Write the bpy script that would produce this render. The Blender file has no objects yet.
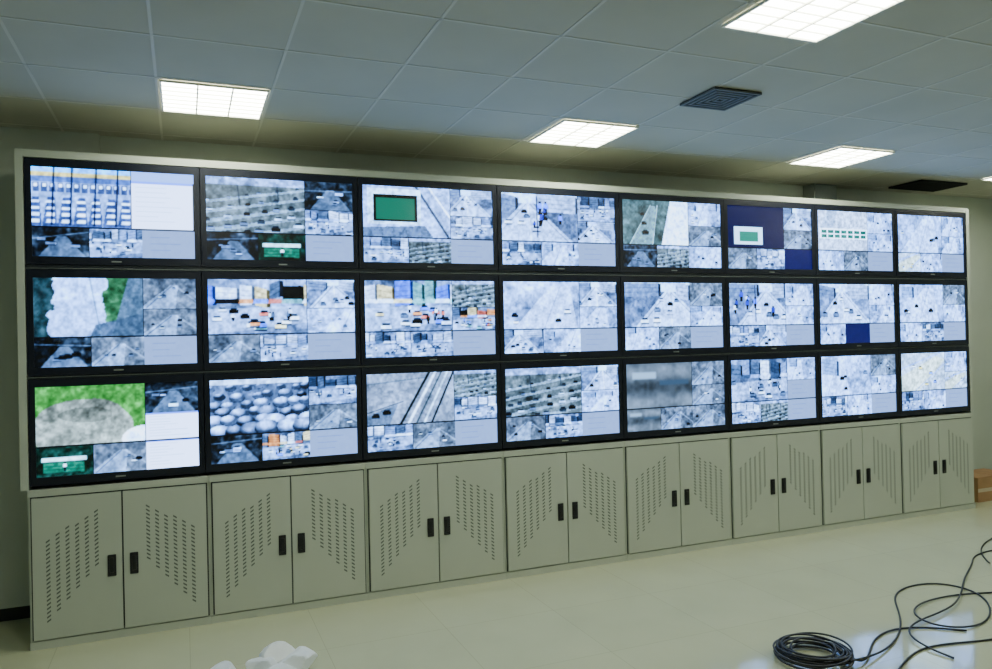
import bpy, bmesh, math, random
import numpy as np
from mathutils import Matrix, Vector

random.seed(4)
C = bpy.context.scene.collection

# ------------------------------------------------------------------ materials
def new_mat(name):
    m = bpy.data.materials.new(name); m.use_nodes = True
    nt = m.node_tree; b = nt.nodes['Principled BSDF']
    return m, nt, b

def simple(name, col, rough=0.5, metal=0.0, spec=0.5, noise=0.0, nscale=8.0, bump=0.0, bscale=200.0):
    m, nt, b = new_mat(name)
    b.inputs['Base Color'].default_value = (*col, 1)
    b.inputs['Roughness'].default_value = rough
    b.inputs['Metallic'].default_value = metal
    b.inputs['Specular IOR Level'].default_value = spec
    tc = nt.nodes.new('ShaderNodeTexCoord')
    if noise > 0:
        n = nt.nodes.new('ShaderNodeTexNoise'); n.inputs['Scale'].default_value = nscale
        n.inputs['Detail'].default_value = 4
        r = nt.nodes.new('ShaderNodeValToRGB')
        r.color_ramp.elements[0].position = 0.3; r.color_ramp.elements[1].position = 0.7
        r.color_ramp.elements[0].color = (*[c*(1-noise) for c in col], 1)
        r.color_ramp.elements[1].color = (*[min(1, c*(1+noise)) for c in col], 1)
        nt.links.new(tc.outputs['Object'], n.inputs['Vector'])
        nt.links.new(n.outputs['Fac'], r.inputs['Fac'])
        nt.links.new(r.outputs['Color'], b.inputs['Base Color'])
    if bump > 0:
        n2 = nt.nodes.new('ShaderNodeTexNoise'); n2.inputs['Scale'].default_value = bscale
        bp = nt.nodes.new('ShaderNodeBump'); bp.inputs['Strength'].default_value = bump
        bp.inputs['Distance'].default_value = 0.002
        nt.links.new(tc.outputs['Object'], n2.inputs['Vector'])
        nt.links.new(n2.outputs['Fac'], bp.inputs['Height'])
        nt.links.new(bp.outputs['Normal'], b.inputs['Normal'])
    return m

M_wall = simple('wall_paint', (0.50, 0.54, 0.45), 0.8, noise=0.04, nscale=2, bump=0.2)
M_cab = simple('cabinet_powder_coat', (0.51, 0.545, 0.445), 0.42, noise=0.02, nscale=3, bump=0.1, bscale=400)
M_cabdark = simple('cabinet_shadow_gap', (0.035, 0.04, 0.035), 0.8)
M_slot = simple('louvre_slot', (0.14, 0.155, 0.13), 0.8)
M_frame = simple('rack_steel', (0.03, 0.037, 0.045), 0.45, 0.2, noise=0.1)
M_bezel = simple('monitor_bezel_black', (0.006, 0.008, 0.016), 0.32)
M_handle = simple('handle_black_plastic', (0.010, 0.010, 0.010), 0.35)
M_ceil = simple('ceiling_tile', (0.46, 0.45, 0.355), 0.9, noise=0.05, nscale=1.5, bump=0.4, bscale=120)
M_tbar = simple('ceiling_tbar', (0.56, 0.55, 0.45), 0.6)
M_base = simple('baseboard_black', (0.012, 0.012, 0.012), 0.4)
M_vent = simple('vent_grey', (0.10, 0.11, 0.09), 0.6)
M_hole = simple('vent_void', (0.01, 0.01, 0.01), 0.9)
M_louv = simple('troffer_reflector', (0.85, 0.84, 0.70), 0.4, 0.0)
M_cable = simple('cable_black_rubber', (0.014, 0.015, 0.014), 0.45)
M_card = simple('cardboard', (0.42, 0.24, 0.11), 0.85, noise=0.1)
M_tape = simple('packing_tape', (0.6, 0.5, 0.33), 0.3)
M_bag = simple('white_plastic_film', (0.82, 0.86, 0.84), 0.3, noise=0.06, nscale=12, bump=0.6, bscale=30)
M_metalbox = simple('galvanised_box', (0.28, 0.31, 0.28), 0.5, 0.3)

def emis(name, col, s):
    m, nt, b = new_mat(name)
    b.inputs['Base Color'].default_value = (0.8, 0.8, 0.8, 1)
    b.inputs['Emission Color'].default_value = (*col, 1)
    b.inputs['Emission Strength'].default_value = s
    return m
M_tube = emis('fluorescent_glow', (0.95, 1.0, 0.88), 22.0)

# glossy floor tile
def floor_mat():
    m, nt, b = new_mat('polished_floor_tile')
    tc = nt.nodes.new('ShaderNodeTexCoord')
    br = nt.nodes.new('ShaderNodeTexBrick')
    br.offset = 0.0
    br.inputs['Scale'].default_value = 1.0
    br.inputs['Brick Width'].default_value = 0.8
    br.inputs['Row Height'].default_value = 0.8
    br.inputs['Mortar Size'].default_value = 0.002
    br.inputs['Color1'].default_value = (0.54, 0.56, 0.36, 1)
    br.inputs['Color2'].default_value = (0.55, 0.57, 0.37, 1)
    br.inputs['Mortar'].default_value = (0.42, 0.44, 0.29, 1)
    n = nt.nodes.new('ShaderNodeTexNoise'); n.inputs['Scale'].default_value = 2.5; n.inputs['Detail'].default_value = 6
    mx = nt.nodes.new('ShaderNodeMixRGB'); mx.blend_type = 'MULTIPLY'; mx.inputs['Fac'].default_value = 0.12
    nt.links.new(tc.outputs['Object'], br.inputs['Vector'])
    nt.links.new(tc.outputs['Object'], n.inputs['Vector'])
    nt.links.new(br.outputs['Color'], mx.inputs['Color1'])
    nt.links.new(n.outputs['Fac'], mx.inputs['Color2'])
    nt.links.new(mx.outputs['Color'], b.inputs['Base Color'])
    mr = nt.nodes.new('ShaderNodeMapRange')
    mr.inputs['To Min'].default_value = 0.04; mr.inputs['To Max'].default_value = 0.12
    nt.links.new(n.outputs['Fac'], mr.inputs['Value'])
    nt.links.new(mr.outputs['Result'], b.inputs['Roughness'])
    b.inputs['Specular IOR Level'].default_value = 1.0
    b.inputs['IOR'].default_value = 1.65
    return m
M_floor = floor_mat()

# ------------------------------------------------------------------ mesh helper
class MB:
    def __init__(self): self.v=[]; self.f=[]; self.m=[]
    def box(self, x0,x1,y0,y1,z0,z1, mi=0):
        b=len(self.v)
        self.v += [(x0,y0,z0),(x1,y0,z0),(x1,y1,z0),(x0,y1,z0),(x0,y0,z1),(x1,y0,z1),(x1,y1,z1),(x0,y1,z1)]
        for q in [(0,3,2,1),(4,5,6,7),(0,1,5,4),(1,2,6,5),(2,3,7,6),(3,0,4,7)]:
            self.f.append(tuple(b+i for i in q)); self.m.append(mi)
    def poly(self, pts, mi=0):
        b=len(self.v); self.v += pts; self.f.append(tuple(range(b,b+len(pts)))); self.m.append(mi)
    def build(self, name, mats, parent=None, bevel=0.0, smooth=False):
        me=bpy.data.meshes.new(name); me.from_pydata(self.v,[],self.f)
        for mt in mats: me.materials.append(mt)
        me.polygons.foreach_set('material_index', self.m)
        if smooth: me.polygons.foreach_set('use_smooth',[True]*len(self.f))
        me.update()
        o=bpy.data.objects.new(name, me); C.objects.link(o)
        if parent: o.parent=parent
        if bevel>0:
            md=o.modifiers.new('bevel','BEVEL'); md.width=bevel; md.segments=2; md.limit_method='ANGLE'
        return o

# ------------------------------------------------------------------ room
XL,XR,YF,YB,ZC = -2.6, 10.6, -9.0, 0.72, 3.54
def slab(name, *a, mat):
    m=MB(); m.box(*a); return m.build(name,[mat])
slab('floor', XL-.1,XR+.1,YF-.1,YB+.1,-.1,0, mat=M_floor)
slab('wall_back', XL-.1,XR+.1,YB,YB+.1,0,ZC, mat=M_wall)
slab('wall_left', XL-.1,XL,YF,YB,0,ZC, mat=M_wall)
slab('wall_right', XR,XR+.1,YF,YB,0,ZC, mat=M_wall)
slab('wall_front', XL-.1,XR+.1,YF-.1,YF,0,ZC, mat=M_wall)
slab('baseboard_back', XL,XR,YB-.015,YB,0,.10, mat=M_base)
slab('baseboard_left', XL,XL+.015,YF,YB-.015,0,.10, mat=M_base)
slab('baseboard_right', XR-.015,XR,YF,YB-.015,0,.10, mat=M_base)
# shallow boxed pier at the left end of the back wall
slab('trim_1', XL,-.56,YB-.05,YB-.0,.10,ZC, mat=M_wall)

P=0.67
mb=MB()
mb.box(XL-.1,XR+.1,YF-.1,YB+.1,ZC,ZC+.1,0)
gx0=0.21-P/2
k=-4
while gx0+k*P < XR:
    x=gx0+k*P; k+=1
    if x<XL+.02: continue
    mb.box(x-.008,x+.008,YF,YB,ZC-.003,ZC+.001,1)
gy0=-0.44+P/2
k=-13
while gy0+k*P < YB:
    y=gy0+k*P; k+=1
    if y<YF+.02: continue
    mb.box(XL,XR,y-.008,y+.008,ZC-.003,ZC+.001,1)
mb.build('ceiling',[M_ceil,M_tbar])

def troffer(cx,cy):
    m=MB(); h=.318; z=ZC-.004
    # rim
    m.box(cx-h,cx+h,cy-h,cy-h+.012,z-.014,z,0); m.box(cx-h,cx+h,cy+h-.012,cy+h,z-.014,z,0)
    m.box(cx-h,cx-h+.012,cy-h+.012,cy+h-.012,z-.014,z,0); m.box(cx+h-.012,cx+h,cy-h+.012,cy+h-.012,z-.014,z,0)
    i=h-.012
    m.box(cx-i,cx+i,cy-i,cy+i,z-.004,z,1)
    # louvre blades
    for k in range(1,3):
        x=cx-i+2*i*k/3; m.box(x-.005,x+.005,cy-i,cy+i,z-.014,z-.004,0)
    for k in range(1,7):
        y=cy-i+2*i*k/7; m.box(cx-i,cx+i,y-.002,y+.002,z-.012,z-.004,0)
    m.build('ceiling_light_panel',[M_louv,M_tube])
for cy in (-0.44,-2.84):
    for cx in (0.21,2.92,5.60,8.25):
        troffer(cx,cy)
troffer(2.89,-6.1); troffer(8.25,-6.1)

# square diffuser vent
def diffuser(cx,cy,h):
    m=MB(); z=ZC-.004
    m.box(cx-h,cx+h,cy-h,cy+h,z-.003,z,1)
    r=h
    while r>0.03:
        t=.018
        m.box(cx-r,cx+r,cy-r,cy-r+t,z-.016,z-.003,0); m.box(cx-r,cx+r,cy+r-t,cy+r,z-.016,z-.003,0)
        m.box(cx-r,cx-r+t,cy-r+t,cy+r-t,z-.016,z-.003,0); m.box(cx+r-t,cx+r,cy-r+t,cy+r-t,z-.016,z-.003,0)
        r-=.038
    m.build('ceiling_air_diffuser',[M_vent,M_hole])
diffuser(3.39,-1.52,.19)
# long return air grille near the wall
m=MB(); x0,x1,y0,y1=7.30,8.0,.08,.50; z=ZC-.004
m.box(x0,x1,y0,y1,z-.003,z,1)
m.box(x0,x1,y0,y0+.015,z-.02,z-.003,1); m.box(x0,x1,y1-.015,y1,z-.02,z-.003,1)
m.box(x0,x0+.015,y0+.015,y1-.015,z-.02,z-.003,1); m.box(x1-.015,x1,y0+.015,y1-.015,z-.02,z-.003,1)
for i in range(1,12):
    yy=y0+.015+(y1-y0-.03)*i/12; m.box(x0+.015,x1-.015,yy-.003,yy+.003,z-.018,z-.003,1)
m.build('return_air_grille',[M_vent,M_hole])
# junction box high on the wall
m=MB(); m.box(6.28,6.60,.56,.72,3.36,3.53,0); m.box(6.29,6.59,.548,.56,3.37,3.52,0)
m.build('junction_box',[M_metalbox],bevel=.004)

# ------------------------------------------------------------------ video wall rack
XU=[-.940,.122,1.232,2.369,3.508,4.631,5.720,6.795,7.845]
ROW=[2.839,2.113,1.400]   # row centres
RH=0.345                  # half height of monitor body
fr=MB()
xl,xr=XU[0]-.05,XU[-1]+.05
fr.box(xl,XU[0]-.004,0,.55,1.03,3.24,0)         # left side panel
fr.box(XU[-1]+.004,xr,0,.55,1.03,3.24,0)        # right side panel
fr.box(XU[0]-.004,XU[-1]+.004,0,.55,3.19,3.24,0)    # top cap
fr.box(XU[0]-.004,XU[-1]+.004,.10,.53,1.03,1.048,1) # base shelf
fr.box(XU[0]-.004,XU[-1]+.004,.53,.55,1.03,3.19,1)  # back sheet
for a,b in ((ROW[0]-RH,ROW[1]+RH),(ROW[1]-RH,ROW[2]+RH)):
    fr.box(XU[0]-.004,XU[-1]+.004,.012,.40,b+.002,a-.002,1)
    fr.box(XU[0]-.004,XU[-1]+.004,.008,.012,b+.009,b+.0125,2)
for u in XU[1:-1]:
    fr.box(u-.015,u+.015,.12,.40,1.048,3.19,1)
fr.build('video_wall_rack',[M_cab,M_frame,M_metalbox],bevel=.001)

# ------------------------------------------------------------------ screen imagery (vertex colours)
GW,GH=192,108
rng=np.random.default_rng(11)
def vn(h,w,n,m=None):
    m=m or max(2,int(n*w/h)); g=rng.random((n+1,m+1))
    yy=np.linspace(0,n-1e-6,h); xx=np.linspace(0,m-1e-6,w)
    yi=yy.astype(int); xi=xx.astype(int); fy=(yy-yi)[:,None]; fx=(xx-xi)[None,:]
    fy=fy*fy*(3-2*fy); fx=fx*fx*(3-2*fx)
    a=g[yi][:,xi]; b=g[yi][:,xi+1]; c=g[yi+1][:,xi]; d=g[yi+1][:,xi+1]
    return (a*(1-fx)+b*fx)*(1-fy)+(c*(1-fx)+d*fx)*fy
def fbm(h,w,n):
    o=np.zeros((h,w)); a=1; s=0; k=n
    while k<h*.6 and a>.1:
        o+=a*vn(h,w,max(1,int(k))); s+=a; a*=.6; k*=2
    return o/s if s>0 else np.full((h,w),.5)
COOL=np.array([.82,.94,1.10])
def gray(a, tint=COOL): return np.clip(a[...,None]*tint,0,1.1)
def soften(im,n=1):
    for _ in range(n):
        p=np.pad(im,((1,1),(1,1),(0,0)),'edge')
        im=.5*im+.125*(p[:-2,1:-1]+p[2:,1:-1]+p[1:-1,:-2]+p[1:-1,2:])
    return im
def quad(im,pts,c,al=1.0):
    h,w,_=im.shape; Y,X=np.mgrid[0:h,0:w]; X=(X+.5)/w; Y=(Y+.5)/h
    mk=np.ones((h,w),bool); n=len(pts)
    ar=sum(pts[i][0]*pts[(i+1)%n][1]-pts[(i+1)%n][0]*pts[i][1] for i in range(n)); sg=1 if ar>0 else -1
    for i in range(n):
        x0,y0=pts[i]; x1,y1=pts[(i+1)%n]
        mk&=sg*((x1-x0)*(Y-y0)-(y1-y0)*(X-x0))>=0
    im[mk]=im[mk]*(1-al)+np.array(c)*al
def car(im,cx,cy,s,c):
    dk=np.array([.12,.15,.19])
    quad(im,[(cx-s,cy),(cx+s,cy),(cx+s,cy+s*1.1),(cx-s,cy+s*1.1)],c)
    quad(im,[(cx-.6*s,cy-.7*s),(cx+.6*s,cy-.7*s),(cx+.75*s,cy),(cx-.75*s,cy)],dk,.8)
    quad(im,[(cx-s,cy+s*1.1),(cx+s,cy+s*1.1),(cx+s*.9,cy+s*1.5),(cx-s*.9,cy+s*1.5)],dk,.6)
def person(im,cx,cy,s,c):
    quad(im,[(cx-.25*s,cy-s),(cx+.25*s,cy-s),(cx+.3*s,cy),(cx-.3*s,cy)],c)
    quad(im,[(cx-.2*s,cy),(cx+.2*s,cy),(cx+.15*s,cy+s),(cx-.15*s,cy+s)],(.12,.14,.2))
    quad(im,[(cx-.12*s,cy-1.4*s),(cx+.12*s,cy-1.4*s),(cx+.12*s,cy-s),(cx-.12*s,cy-s)],(.2,.18,.18))
def line(im,x0,y0,x1,y1,c,t=1.0,al=1.0):
    h,w,_=im.shape; Y,X=np.mgrid[0:h,0:w]
    ax,ay,bx,by=x0*w,y0*h,x1*w,y1*h
    L=max(1e-3,math.hypot(bx-ax,by-ay))
    tt=np.clip(((X-ax)*(bx-ax)+(Y-ay)*(by-ay))/L**2,0,1)
    d=np.hypot(X-ax-tt*(bx-ax),Y-ay-tt*(by-ay))
    k=(np.clip(t+.5-d,0,1)*al)[...,None]
    im[:]=im*(1-k)+np.array(c)*k
def rect(im,x0,y0,x1,y1,c):
    h,w,_=im.shape; im[int(y0*h):max(int(y0*h)+1,int(y1*h)), int(x0*w):max(int(x0*w)+1,int(x1*w))]=c
W_=(.90,.98,1.08); K_=(.10,.12,.16); G_=(.45,.53,.62)
U=lambda a,b: rng.uniform(a,b)

def building(im,x0,x1,y0,y1,c):
    c=np.array(c); sk=U(-.08,.08)
    quad(im,[(x0,y0),(x1,y0+sk),(x1,y1+sk),(x0,y1)],c)
    n=max(2,int((y1-y0)*12))
    for k in range(1,n):
        y=y0+(y1-y0)*k/n; line(im,x0+.01,y,x1-.01,y+sk,c*.6,.35,.7)
    quad(im,[(x1,y0+sk),(x1+.04,y0+sk+.03),(x1+.04,y1+sk),(x1,y1+sk)],c*.5)

def cell(kind,h,w):
    im=_cell(kind,h,w)
    if kind in('panel','white','navy','navywin'): return im
    # camera-feed texture detail + contrast
    if kind!='blur':
        d=vn(h,w,max(2,int(h*.45)))*.6+vn(h,w,max(2,int(h*.2)))*.7-.65
        im=im*(1+.36*d[...,None])
    piv=.60 if kind in('pale','road','street','city','color','sand','table','greenwin','tree','ramp','lot') else .46
    im=(im-piv)*1.32+piv-.02
    im=np.clip(im,.015,1.1)
    if kind=='greenwin':
        rect(im,.15,.24,.59,.66,(.05,.40,.30)); return im
    if kind=='table': return im
    return soften(im,1)
def _cell(kind,h,w):
    n=fbm(h,w,2); f=fbm(h,w,8)
    Y=np.linspace(0,1,h)[:,None]*np.ones((1,w)); X=np.ones((h,1))*np.linspace(0,1,w)[None,:]
    if kind=='panel':
        im=gray(.64+.03*f, np.array([.84,.93,1.06]))
        for k in range(3): line(im,.15,.25+.22*k,.15+U(.3,.65),.25+.22*k,(.40,.47,.60),.4,.6)
        return im
    if kind=='white':
        im=gray(.99+.0*f,np.array([1,1.02,1.08]))
        for k in range(8): line(im,.06,.12+.1*k,.06+U(.2,.75),.12+.1*k,(.62,.76,.80),.3,.6)
        rect(im,0,0,1,.06,(.45,.6,.95)); return im
    if kind=='navy': return gray(.25+.03*f,np.array([.22,.25,1.15]))
    if kind=='pale':
        im=gray(.72+.50*(n-.5)+.30*(f-.5)+.08*(1-Y))
        a=U(-.4,.2); quad(im,[(a+.1,1),(a+.6,.1),(a+.85,.1),(a+.95,1)],(.83,.92,1.04),.6)
        line(im,a+.5,1,a+.72,.1,(.50,.58,.70),.5,.8)
        if rng.random()<.6: building(im,U(.0,.1),U(.2,.35),.05,U(.3,.45),(.56,.66,.78))
        if rng.random()<.6: building(im,U(.6,.7),U(.8,.95),.02,U(.25,.4),(.64,.72,.84))
        for k in range(4): car(im,U(.1,.9),U(.4,.85),U(.03,.05),(W_,G_,K_)[rng.integers(3)])
        return im
    if kind in('road','street'):
        im=gray(.60+.45*(n-.5)+.32*(f-.5)); vx=U(.3,.7)
        sk=int(.2*h)+1; im[:sk]=gray(.95+.1*(f[:sk]-.5))
        building(im,0,vx-.15,.02,.32,(.50,.58,.68)); building(im,vx+.12,.97,.0,.36,(.66,.74,.84))
        quad(im,[(vx-.05,.2),(vx+.07,.2),(vx+.60,1),(vx-.50,1)],(.80,.89,1.0),.75)
        for s in(-.9,0,.9): line(im,vx+.01+s*.03,.22,vx+.05+s*.55,1,(1,1.05,1.1) if s==0 else (.38,.44,.5),.45,.85)
        for k in range(7): 
            y=U(.3,.85); car(im,vx+U(-.5,.5)*y,y,.02+.05*y,[W_,K_,G_,(.75,.82,.92)][rng.integers(4)])
        if kind=='street':
            for k in range(8): person(im,U(.1,.9),U(.3,.7),U(.06,.12),[(.4,.6,1.05),W_,(.25,.35,.7)][rng.integers(3)])
            line(im,.45,.05,.46,.9,(.14,.18,.28),.8)
        return im
    if kind in('city','color'):
        im=gray(.60+.45*(n-.5)+.35*(f-.5))
        pal=[W_,(.62,.72,.86),G_,(.8,.88,.98),(.35,.42,.5)] if kind=='city' else [(.90,.66,.48),W_,(.40,.60,.98),(.86,.55,.50),(.93,.88,.72),W_,(.55,.75,.75),W_,G_,K_]
        x=-.05
        while x<1:
            wd=U(.12,.26); y0=U(.0,.15); building(im,x,x+wd-.03,y0,U(.38,.5),np.array(pal[rng.integers(len(pal))])*.9)
            quad(im,[(x,.36),(x+wd-.02,.36),(x+wd,.44),(x-.02,.44)],pal[rng.integers(len(pal))],.9); x+=wd
        quad(im,[(0,.55),(1,.48),(1,.8),(0,1)],(.78,.87,.98),.5)
        for k in range(9 if kind=='city' else 14):
            y=U(.5,.88); car(im,U(.05,.95),y,.025+.05*y*U(.6,1),pal[rng.integers(len(pal))])
        for k in range(5): person(im,U(.1,.9),U(.55,.8),.07,pal[rng.integers(len(pal))])
        return im
    if kind=='dark':
        im=gray(np.clip(.26+.5*(n-.5)+.3*(f-.5),.04,1),np.array([.85,.97,1.08]))
        quad(im,[(.1,1),(.45,.3),(.6,.3),(.95,1)],(.48,.56,.64),.7)
        for k in range(4): car(im,U(.15,.85),U(.35,.8),U(.05,.09),[(.75,.85,.98),G_,K_][rng.integers(3)])
        line(im,0,U(.2,.4),1,U(.1,.3),(.6,.7,.8),.6,.6); return im
    if kind=='darkgreen':
        im=gray(np.clip(.16+.4*(n-.5)+.2*f,.03,1),np.array([.6,1.0,.9]))
        rect(im,.1,.38,.9,.52,(.78,.90,.88)); building(im,.12,.85,.52,.85,(.18,.48,.40)); person(im,.5,.7,.12,W_); return im
    if kind=='gray':
        im=gray(.48+.35*(n-.5)+.25*(f-.5),np.array([.90,.98,1.06]))
        quad(im,[(0,.9),(.5,.25),(.65,.25),(.6,1),(0,1)],(.66,.75,.84),.55)
        line(im,.05,.95,.52,.25,(.25,.3,.36),.5,.8); line(im,.6,.25,1,.75,(.8,.9,1),.4,.7)
        for k in range(4): car(im,U(.1,.9),U(.3,.8),U(.03,.06),[G_,K_,W_][rng.integers(3)])
        return im
    if kind=='yard':
        im=gray(.45+.3*(n-.5)+.3*(f-.5),np.array([.92,1,1.01]))
        for k in range(5):
            y=.36+.17*k; q=.02+.012*k
            quad(im,[(-.1,y+.1),(1.1,y-.22),(1.1,y-.18),(-.1,y+.13+q)],(.66,.76,.82),.6)
            for j in range(6):
                x=.04+.17*j+U(-.04,.04); car(im,x,y+.10-.29*x-.04,.02+.007*k,[G_,K_,(.72,.82,.9),(.25,.3,.34)][rng.integers(4)])
        line(im,.3,0,.33,.5,(.2,.24,.28),.6); line(im,.7,0,.72,.4,(.2,.24,.28),.5)
        im[:int(.14*h)]=gray(.70+.5*(f[:int(.14*h)]-.5)); return im
    if kind=='lot':
        im=gray(.74+.15*(f-.5)+.1*(n-.5))
        rect(im,0,0,1,.09,(.45,.78,1.0)); rect(im,0,.09,1,.16,(.85,.78,.55)); rect(im,0,.16,1,.26,(.40,.50,.66))
        for k in range(13):
            x=.02+k*.08; quad(im,[(x,.26),(x+.055,.26),(x+.06,.42),(x-.005,.42)],(.36,.42,.54)); quad(im,[(x+.01,.28),(x+.045,.28),(x+.045,.33),(x+.01,.33)],W_)
        for k in range(7):
            x=-.02+k*.15; quad(im,[(x+.03,.5),(x+.10,.5),(x+.12,.98),(x-.03,.98)],(.33,.40,.54),.9)
            for j in range(4): quad(im,[(x+.02,.55+.11*j),(x+.10,.55+.11*j),(x+.10,.60+.11*j),(x+.01,.60+.11*j)],W_)
        for x in (.22,.40,.64,.86): line(im,x,0,x-.03,.95,(.12,.16,.26),.9,.95)
        return im
    if kind=='mound':
        im=gray(.52+.30*(f-.5)+.1*n,np.array([.60,.95,.56]))
        m=((X-.42)/.48)**2+((Y-.72)/.50)**2+.3*(n-.5)<1
        im[m]=gray(.48+.30*(f-.5)+.30*(n-.5)+.12*Y,np.array([.98,1.0,.92]))[m]
        r=((X-.45)/.25)**2+((Y-.5)/.13)**2+.3*(f-.5)<1; im[r]*=.82
        im[((X-1)**2+(Y-.95)**2)<.05]=W_; return im
    if kind=='tree':
        im=gray(.88+.10*(n-.5)-.1*Y)
        t=(X+.30*(n-.5))<.16; im[t]=gray(.24+.25*f,np.array([.80,.98,1.0]))[t]
        g=(X+.25*(n-.5)>.62)&(X<1.02-.25*Y)&(Y<.75); im[g]=gray(.46+.4*(f-.4),np.array([.66,.95,.74]))[g]
        quad(im,[(.86,0),(1,0),(1,1),(.70,1)],(.42,.49,.54)); quad(im,[(.55,.8),(1,.6),(1,1),(.5,1)],(.36,.42,.47),.8)
        line(im,.50,0,.60,1,(.45,.55,.62),.6); return im
    if kind=='domes':
        im=gray(.47+.3*(f-.5))
        for r in range(6):
            for k in range(7):
                cx=.04+k*.16+(r%2)*.08+U(-.04,.04); cy=.15+.155*r+U(-.03,.03); s=(.055+.014*r)*U(.75,1.15)
                d=((X-cx)/s)**2+((Y-cy)/(s*1.1))**2; mk=d<1; b0=U(.2,.5)
                v=b0+.5*np.clip(1-((X-cx+.02)/s)**2-((Y-cy+.06)/s)**2,0,1)
                im[mk]=gray(v)[mk]; e=(d>=.85)&(d<1.05)&(Y>cy); im[e]=(.20,.24,.29)
        im[:int(.1*h)]=(.72,.8,.88); return im
    if kind=='ramp':
        im=gray(.64+.22*(n-.5)+.12*(f-.5),np.array([.92,.98,1.05]))
        for k,(c,t) in enumerate([((.15,.19,.2),1.6),((.9,.98,1.05),1.8),((.3,.35,.36),1),((.8,.9,.95),1.3),((.12,.16,.17),1.2)]):
            line(im,.35+.09*k,1.05,.72+.07*k,-.05,c,t,.9)
        line(im,0,.75,.4,.55,(.3,.34,.38),.6); line(im,.0,.2,.65,.1,(.4,.46,.5),.6)
        quad(im,[(0,.8),(.35,.6),(.25,1),(0,1)],(.42,.48,.54),.8)
        for k in range(2): car(im,.1+.12*k,.8-.06*k,.045,K_)
        return im
    if kind=='greenwin':
        im=gray(.78+.25*(n-.5)+.1*(f-.5))
        line(im,.60,0,.98,1,(.25,.3,.34),1.8,.8); line(im,.75,0,1,.6,W_,1.2)
        quad(im,[(.0,.82),(.7,.76),(.8,1),(0,1)],(.45,.52,.6))
        rect(im,.06,.06,.66,.76,(.78,.88,.94)); rect(im,.12,.17,.62,.70,(.05,.07,.07)); return im
    if kind=='navywin':
        im=gray(.22+.02*f,np.array([.22,.26,1.1]))
        rect(im,.12,.50,.62,.92,(.85,.95,.95)); rect(im,.22,.62,.54,.86,(.14,.5,.40)); return im
    if kind=='table':
        im=gray(.80+.18*(n-.5)+.05*(f-.5),np.array([.93,.99,1.06]))
        quad(im,[(.2,0),(.4,0),(.3,.45),(.05,.45)],(.62,.69,.76),.6)
        rect(im,.05,.45,1,.72,(.95,1.02,1.04))
        for r in range(2):
            for k in range(7): rect(im,.08+.13*k,.49+.12*r,.185+.13*k,.57+.12*r,(.25,.50,.45))
        return im
    if kind=='blur':
        im=gray(.42+.16*(n-.5)+.15*(f-.5)+.08*np.sin(Y*9),np.array([.95,1,1.02]))
        rect(im,.1,.2,.45,.35,(.58,.64,.66)); rect(im,.5,.4,.95,.5,(.32,.37,.4)); return soften(im,5)
    if kind=='sand':
        im=gray(.80+.3*(n-.5)+.2*(f-.5),np.array([.90,.98,1.04]))
        quad(im,[(0,.6),(.8,.1),(1,.2),(.4,1),(0,1)],(.90,.90,.76),.5)
        line(im,0,.4,.9,.0,(.5,.66,.95),.8,.7); line(im,.3,1,1,.3,(.45,.6,.9),.6,.7)
        for k in range(5): car(im,U(.1,.9),U(.2,.85),.04,[(.92,.86,.6),(.5,.68,1.0),W_][rng.integers(3)])
        return im
    if kind=='greenroad':
        im=gray(.42+.3*(n-.5)+.2*(f-.5),np.array([.84,1.0,.98]))
        quad(im,[(.72,0),(1,0),(1,1),(.58,1)],(.86,.95,1.05))
        quad(im,[(.1,1),(.42,.12),(.50,.12),(.45,1)],(.52,.62,.62),.8)
        line(im,.1,1,.42,.1,(.8,.9,.9),.6,.8); line(im,.44,1,.52,.1,(.8,.9,.9),.6,.8)
        for k in range(3): car(im,.3+.02*k,.3+.2*k,.03+.01*k,K_)
        return im

# (main, right1, right2, bottom1, bottom2, corner)
SC=[
 [('lot','white','white','dark','city','panel'),
  ('yard','dark','city','dark','darkgreen','panel'),
  ('greenwin','road','city','city','yard','panel'),
  ('street','city','road','city','pale','panel'),
  ('greenroad','pale','gray','dark','yard','pale'),
  ('navywin','road','gray','gray','city','navy'),
  ('table','pale','pale','pale','gray','panel'),
  ('pale','pale','pale','sand','pale','panel')],
 [('tree','gray','gray','dark','gray','panel'),
  ('color','road','pale','gray','city','panel'),
  ('color','yard','color','city','city','panel'),
  ('pale','road','pale','road','pale','panel'),
  ('road','gray','pale','pale','gray','panel'),
  ('street','pale','pale','city','road','panel'),
  ('road','pale','pale','pale','navy','panel'),
  ('pale','gray','pale','pale','city','panel')],
 [('mound','dark','white','darkgreen','gray','white'),
  ('domes','city','gray','dark','color','panel'),
  ('ramp','yard','city','city','gray','panel'),
  ('yard','road','pale','gray','city','panel'),
  ('blur','gray','gray','blur','gray','gray'),
  ('city','pale','panel','city','yard','panel'),
  ('pale','gray','pale','city','pale','panel'),
  ('sand','pale','sand','city','pale','panel')]]

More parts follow.
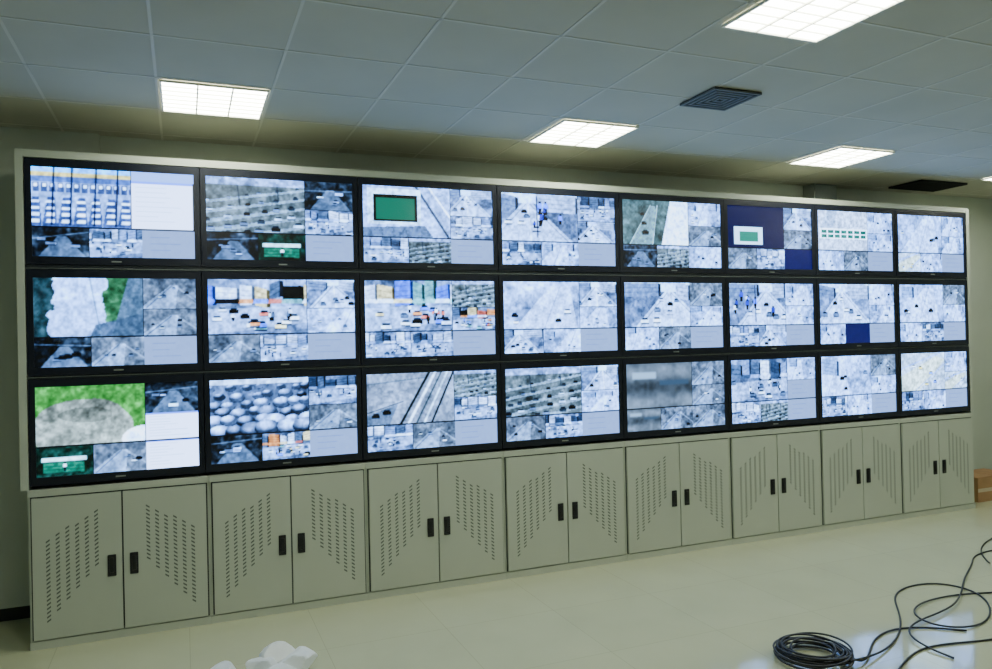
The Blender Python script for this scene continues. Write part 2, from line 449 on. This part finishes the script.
def compose(spec, r, c):
    im=np.zeros((GH,GW,3))
    cx=int(GW*.665); cy=int(GH*.67); hx=int(GW*.335); my=int(GH*.36); bx=cx
    if (r,c)==(0,0): cx=int(GW*.60)
    def put(k,y0,y1,x0,x1): im[y0:y1,x0:x1]=cell(k,y1-y0,x1-x0)
    put(spec[0],0,cy,0,cx)
    if spec[1]=='white': put('white',my//3,cy,cx,GW-2); im[:my//3,cx:]=(.6,.72,.9)
    elif spec[2]=='white': put(spec[1],0,my,cx,GW); im[my:cy,cx:]=cell('white',cy-my,GW-cx)
    else: put(spec[1],0,my,cx,GW); put(spec[2],my,cy,cx,GW)
    put(spec[3],cy,GH,0,hx); put(spec[4],cy,GH,hx,bx); put(spec[5],cy,GH,bx,GW)
    dk=np.array([.03,.04,.08])
    im[cy-1:cy+1,:]=dk; im[:cy,cx-1:cx]=dk
    if spec[2]!='white': im[my:my+1,cx:]=dk*2
    im[cy:,hx:hx+1]=dk
    return np.clip(im,0,1.1)

def screen_mat():
    m,nt,b=new_mat('lcd_picture')
    at=nt.nodes.new('ShaderNodeAttribute'); at.attribute_name='picture'
    b.inputs['Base Color'].default_value=(.01,.01,.012,1)
    b.inputs['Roughness'].default_value=.25
    nt.links.new(at.outputs['Color'], b.inputs['Emission Color'])
    b.inputs['Emission Strength'].default_value=3.5
    try: m.cycles.emission_sampling='NONE'
    except Exception: pass
    return m
M_scr=screen_mat()

def grid_screen(x0,x1,z0,z1,y,im,parent):
    xs=np.linspace(x0,x1,GW); zs=np.linspace(z1,z0,GH)
    V=np.zeros((GH,GW,3)); V[...,0]=xs[None,:]; V[...,1]=y; V[...,2]=zs[:,None]
    idx=np.arange(GH*GW).reshape(GH,GW)
    F=np.stack([idx[1:,:-1],idx[1:,1:],idx[:-1,1:],idx[:-1,:-1]],-1).reshape(-1,4)
    me=bpy.data.meshes.new('screen')
    nf=len(F)
    me.vertices.add(GH*GW); me.vertices.foreach_set('co',V.ravel().astype(np.float32))
    me.loops.add(nf*4); me.loops.foreach_set('vertex_index',F.ravel().astype(np.int32))
    me.polygons.add(nf); me.polygons.foreach_set('loop_start',np.arange(0,nf*4,4,dtype=np.int32))
    me.update(calc_edges=True); me.validate()
    ca=me.color_attributes.new('picture','FLOAT_COLOR','POINT')
    # LCD gamma and cold backlight
    lin=np.clip(im,0,2)**2.8
    lin=lin*np.array([.66,.87,1.30])
    col=np.ones((GH*GW,4),dtype=np.float32); col[:,:3]=lin.reshape(-1,3)
    ca.data.foreach_set('color',col.ravel())
    me.materials.append(M_scr)
    o=bpy.data.objects.new('screen',me); C.objects.link(o); o.parent=parent
    return o

for r,zc in enumerate(ROW):
    for c in range(8):
        a,b=XU[c]+.003,XU[c+1]-.003
        z0,z1=zc-RH,zc+RH
        L0,L1=a+.037,b-.037; q0,q1=zc-.293,zc+.293
        m=MB(); y0,y1=0.0,.10
        m.poly([(a,y0,z0),(b,y0,z0),(L1,y0,q0),(L0,y0,q0)]); m.poly([(b,y0,z0),(b,y0,z1),(L1,y0,q1),(L1,y0,q0)])
        m.poly([(b,y0,z1),(a,y0,z1),(L0,y0,q1),(L1,y0,q1)]); m.poly([(a,y0,z1),(a,y0,z0),(L0,y0,q0),(L0,y0,q1)])
        s=.010
        for p,q in [((L0,q0),(L1,q0)),((L1,q0),(L1,q1)),((L1,q1),(L0,q1)),((L0,q1),(L0,q0))]:
            m.poly([(p[0],y0,p[1]),(q[0],y0,q[1]),(q[0],y0+s,q[1]),(p[0],y0+s,p[1])])
        m.poly([(a,y1,z0),(a,y1,z1),(b,y1,z1),(b,y1,z0)])
        m.poly([(a,y0,z0),(a,y1,z0),(b,y1,z0),(b,y0,z0)]); m.poly([(a,y0,z1),(b,y0,z1),(b,y1,z1),(a,y1,z1)])
        m.poly([(a,y0,z0),(a,y0,z1),(a,y1,z1),(a,y1,z0)]); m.poly([(b,y0,z0),(b,y1,z0),(b,y1,z1),(b,y0,z1)])
        m.poly([(L0,y0+s,q0),(L1,y0+s,q0),(L1,y0+s,q1),(L0,y0+s,q1)])
        mx=(a+b)/2
        m.box(mx-.03,mx+.03,-.0012,0,z0+.018,z0+.027,1)
        body=m.build('lcd_monitor',[M_bezel,M_metalbox])
        grid_screen(L0,L1,q0,q1,y0+s-.001,compose(SC[r][c],r,c),body)

# ------------------------------------------------------------------ lower cabinets
CX=[XU[0]-.012,XU[1]+.022,XU[2]+.018,XU[3]+.006]+XU[4:8]+[XU[8]+.03]
for c in range(8):
    a,b=CX[c],CX[c+1]
    m=MB()
    m.box(a+.001,b-.001,.02,.55,.0,.05,0)       # plinth
    m.box(a+.001,b-.001,.012,.55,.05,1.029,0)   # carcass
    m.box(a+.001,b-.001,-.006,.012,.985,1.029,0) # top rail
    m.box(a+.001,b-.001,-.006,.012,.0,.052,0)
    m.box(a+.012,b-.012,.0105,.0121,.055,.982,1)
    top=m.build('metal_cabinet',[M_cab,M_cabdark],bevel=.002)
    xm=(a+b)/2
    ia=a+.022; ib=b-.022
    for side,(d0,d1) in enumerate(((ia,xm-.005),(xm+.005,ib))):
        d=MB(); zb,zt=.062,.975
        d.box(d0,d1,-.010,.010,zb,zt,0)
        W=d1-d0; H=zt-zb
        ncol=6
        for k in range(ncol):
            t=k/(ncol-1)                      # 0 outer .. 1 inner
            fx=.17+.54*t
            x=d0+W*fx if side==0 else d1-W*fx
            lo=.13+.36*t; hi=.72+.16*t
            zz=zb+H*lo
            while zz<zb+H*hi:
                w=.0115; s=.008 if side==0 else -.008
                d.poly([(x-w,-.0106,zz-s-.006),(x+w,-.0106,zz+s-.006),(x+w,-.0106,zz+s+.006),(x-w,-.0106,zz-s+.006)],1)
                zz+=.027
        d.build('door_left' if side==0 else 'door_right',[M_cab,M_slot],parent=top)
        hx=(d1-.062) if side==0 else (d0+.062)
        hd=MB(); hz=.490
        hd.box(hx-.026,hx+.026,-.020,-.0102,hz-.072,hz+.072,0)
        hd.box(hx-.014,hx+.014,-.030,-.020,hz-.045,hz+.055,0)
        hd.build('handle_left' if side==0 else 'handle_right',[M_handle],parent=top,bevel=.005)

# ------------------------------------------------------------------ cables
def tube(name, paths):
    cu=bpy.data.curves.new(name,'CURVE'); cu.dimensions='3D'; cu.bevel_depth=.0062; cu.bevel_resolution=3; cu.resolution_u=8
    for pts,cyc in paths:
        sp=cu.splines.new('NURBS'); sp.points.add(len(pts)-1)
        for i,p in enumerate(pts): sp.points[i].co=(*p,1)
        sp.order_u=4; sp.use_endpoint_u=not cyc; sp.use_cyclic_u=cyc
    cu.materials.append(M_cable)
    t=bpy.data.objects.new('tmp',cu); C.objects.link(t)
    bpy.context.view_layer.update()
    me=bpy.data.meshes.new_from_object(t.evaluated_get(bpy.context.evaluated_depsgraph_get()))
    bpy.data.objects.remove(t)
    me.name=name; o=bpy.data.objects.new(name,me); C.objects.link(o)
    for p in me.polygons: p.use_smooth=True
    return o
pts=[]
N=14
for i in range(N*16+1):
    a=2*math.pi*i/16; L=i/16
    rr=.18+.035*math.sin(L*2.1)+.02*math.sin(L*5.3+1)
    pts.append((3.42+.012*math.sin(L*3)+rr*math.cos(a), -2.20+.012*math.cos(L*4)+rr*math.sin(a), .009+.0042*L+.006*(1+math.sin(a*2+L))))
pts+= [(3.55,-2.42,.02),(3.75,-2.32,.008),(4.0,-2.1,.008),(4.35,-2.05,.008),(4.6,-2.3,.008)]
tube('coiled_cable',[(pts,False),
 ([(3.50,-2.40,.05),(3.8,-2.35,.008),(4.15,-2.2,.008),(4.5,-1.9,.008),(4.75,-1.6,.008),(5.1,-1.5,.008),(5.35,-1.6,.008),(5.35,-1.9,.008),(5.0,-2.2,.008),(4.7,-2.3,.008),(4.45,-2.2,.02),(4.5,-1.95,.022),(4.9,-1.75,.008),(5.5,-1.85,.008),(6.2,-2.3,.008)],False),
 ([(3.6,-2.6,.007),(3.95,-2.4,.007),(4.2,-2.35,.007),(4.5,-2.45,.007),(4.9,-2.5,.007),(5.2,-2.35,.022),(5.6,-2.2,.007),(6.3,-2.1,.007)],False),
 ([(4.15,-2.55,.007),(4.1,-2.3,.022),(4.3,-2.05,.022),(4.9,-2.05,.022),(5.5,-1.6,.022),(6.0,-1.35,.007),(6.3,-1.1,.007),(6.9,-1.2,.007)],False),
 ([(6.1,-1.4,.007),(6.35,-1.1,.007),(6.8,-.9,.007),(7.4,-.75,.007),(7.7,-.5,.007),(7.9,-.15,.007),(8.3,-.1,.007)],False)])

# ------------------------------------------------------------------ cardboard box at the far end
m=MB(); bx0,bx1,by0,by1=8.15,8.75,.16,.52
m.box(bx0,bx1,by0,by1,0,.27,0)
m.box(bx0-.01,bx0+.29,by0-.004,by1+.004,.27,.276,0); m.box(bx0+.31,bx1+.01,by0-.004,by1+.004,.27,.276,0)
m.box(bx0+.0,bx1,by0-.002,by0,.11,.15,1)
m.build('cardboard_box',[M_card,M_tape])

# ------------------------------------------------------------------ crumpled white plastic packing on floor
def lump(name, parts):
    bm=bmesh.new()
    for (x,y,z,sx,sy,sz,seed) in parts:
        r=bmesh.ops.create_icosphere(bm,subdivisions=4,radius=1)
        rr=random.Random(seed)
        ph=[(Vector((rr.gauss(0,1),rr.gauss(0,1),rr.gauss(0,1))).normalized(),rr.uniform(.60,.97)) for _ in range(24)]
        for v in r['verts']:
            d=v.co.normalized(); k=1.0
            for nrm,dist in ph:
                dp=d.dot(nrm)
                if dp>0: k=min(k,dist/dp)
            p=d*k
            v.co=Vector((x+p.x*sx, y+p.y*sy, max(0.001,z+p.z*sz)))
    me=bpy.data.meshes.new(name); bm.to_mesh(me); bm.free(); me.materials.append(M_bag)
    o=bpy.data.objects.new(name,me); C.objects.link(o); return o
lump('crumpled_plastic_bag',[(.50,-1.02,.09,.12,.10,.09,1),(.58,-1.12,.08,.13,.12,.08,2),(.38,-1.06,.07,.10,.10,.07,3),(.46,-1.2,.06,.15,.1,.07,5),(.43,-.98,.11,.06,.05,.05,9)])
lump('crumpled_plastic_bag',[(.17,-1.00,.05,.10,.09,.055,6),(.24,-1.06,.03,.08,.09,.04,7),(.10,-1.08,.04,.08,.08,.045,8)])
lump('crumpled_plastic_bag',[(-.13,-.92,.02,.08,.05,.03,12),(-.20,-.96,.015,.06,.05,.022,13)])

# ------------------------------------------------------------------ camera
cam=bpy.data.cameras.new('camera'); cam.sensor_width=36; cam.sensor_fit='HORIZONTAL'; cam.lens=765/992*36
co=bpy.data.objects.new('camera',cam); C.objects.link(co)
R=Matrix.Rotation(math.radians(-22.2),4,'Z')@Matrix.Rotation(math.radians(90.34),4,'X')@Matrix.Rotation(math.radians(-1.29),4,'Z')
co.matrix_world=Matrix.Translation((0,-5.72,1.94))@R
bpy.context.scene.camera=co
w=bpy.data.worlds.new('world'); bpy.context.scene.world=w
w.use_nodes=True; w.node_tree.nodes['Background'].inputs[0].default_value=(.02,.025,.02,1)
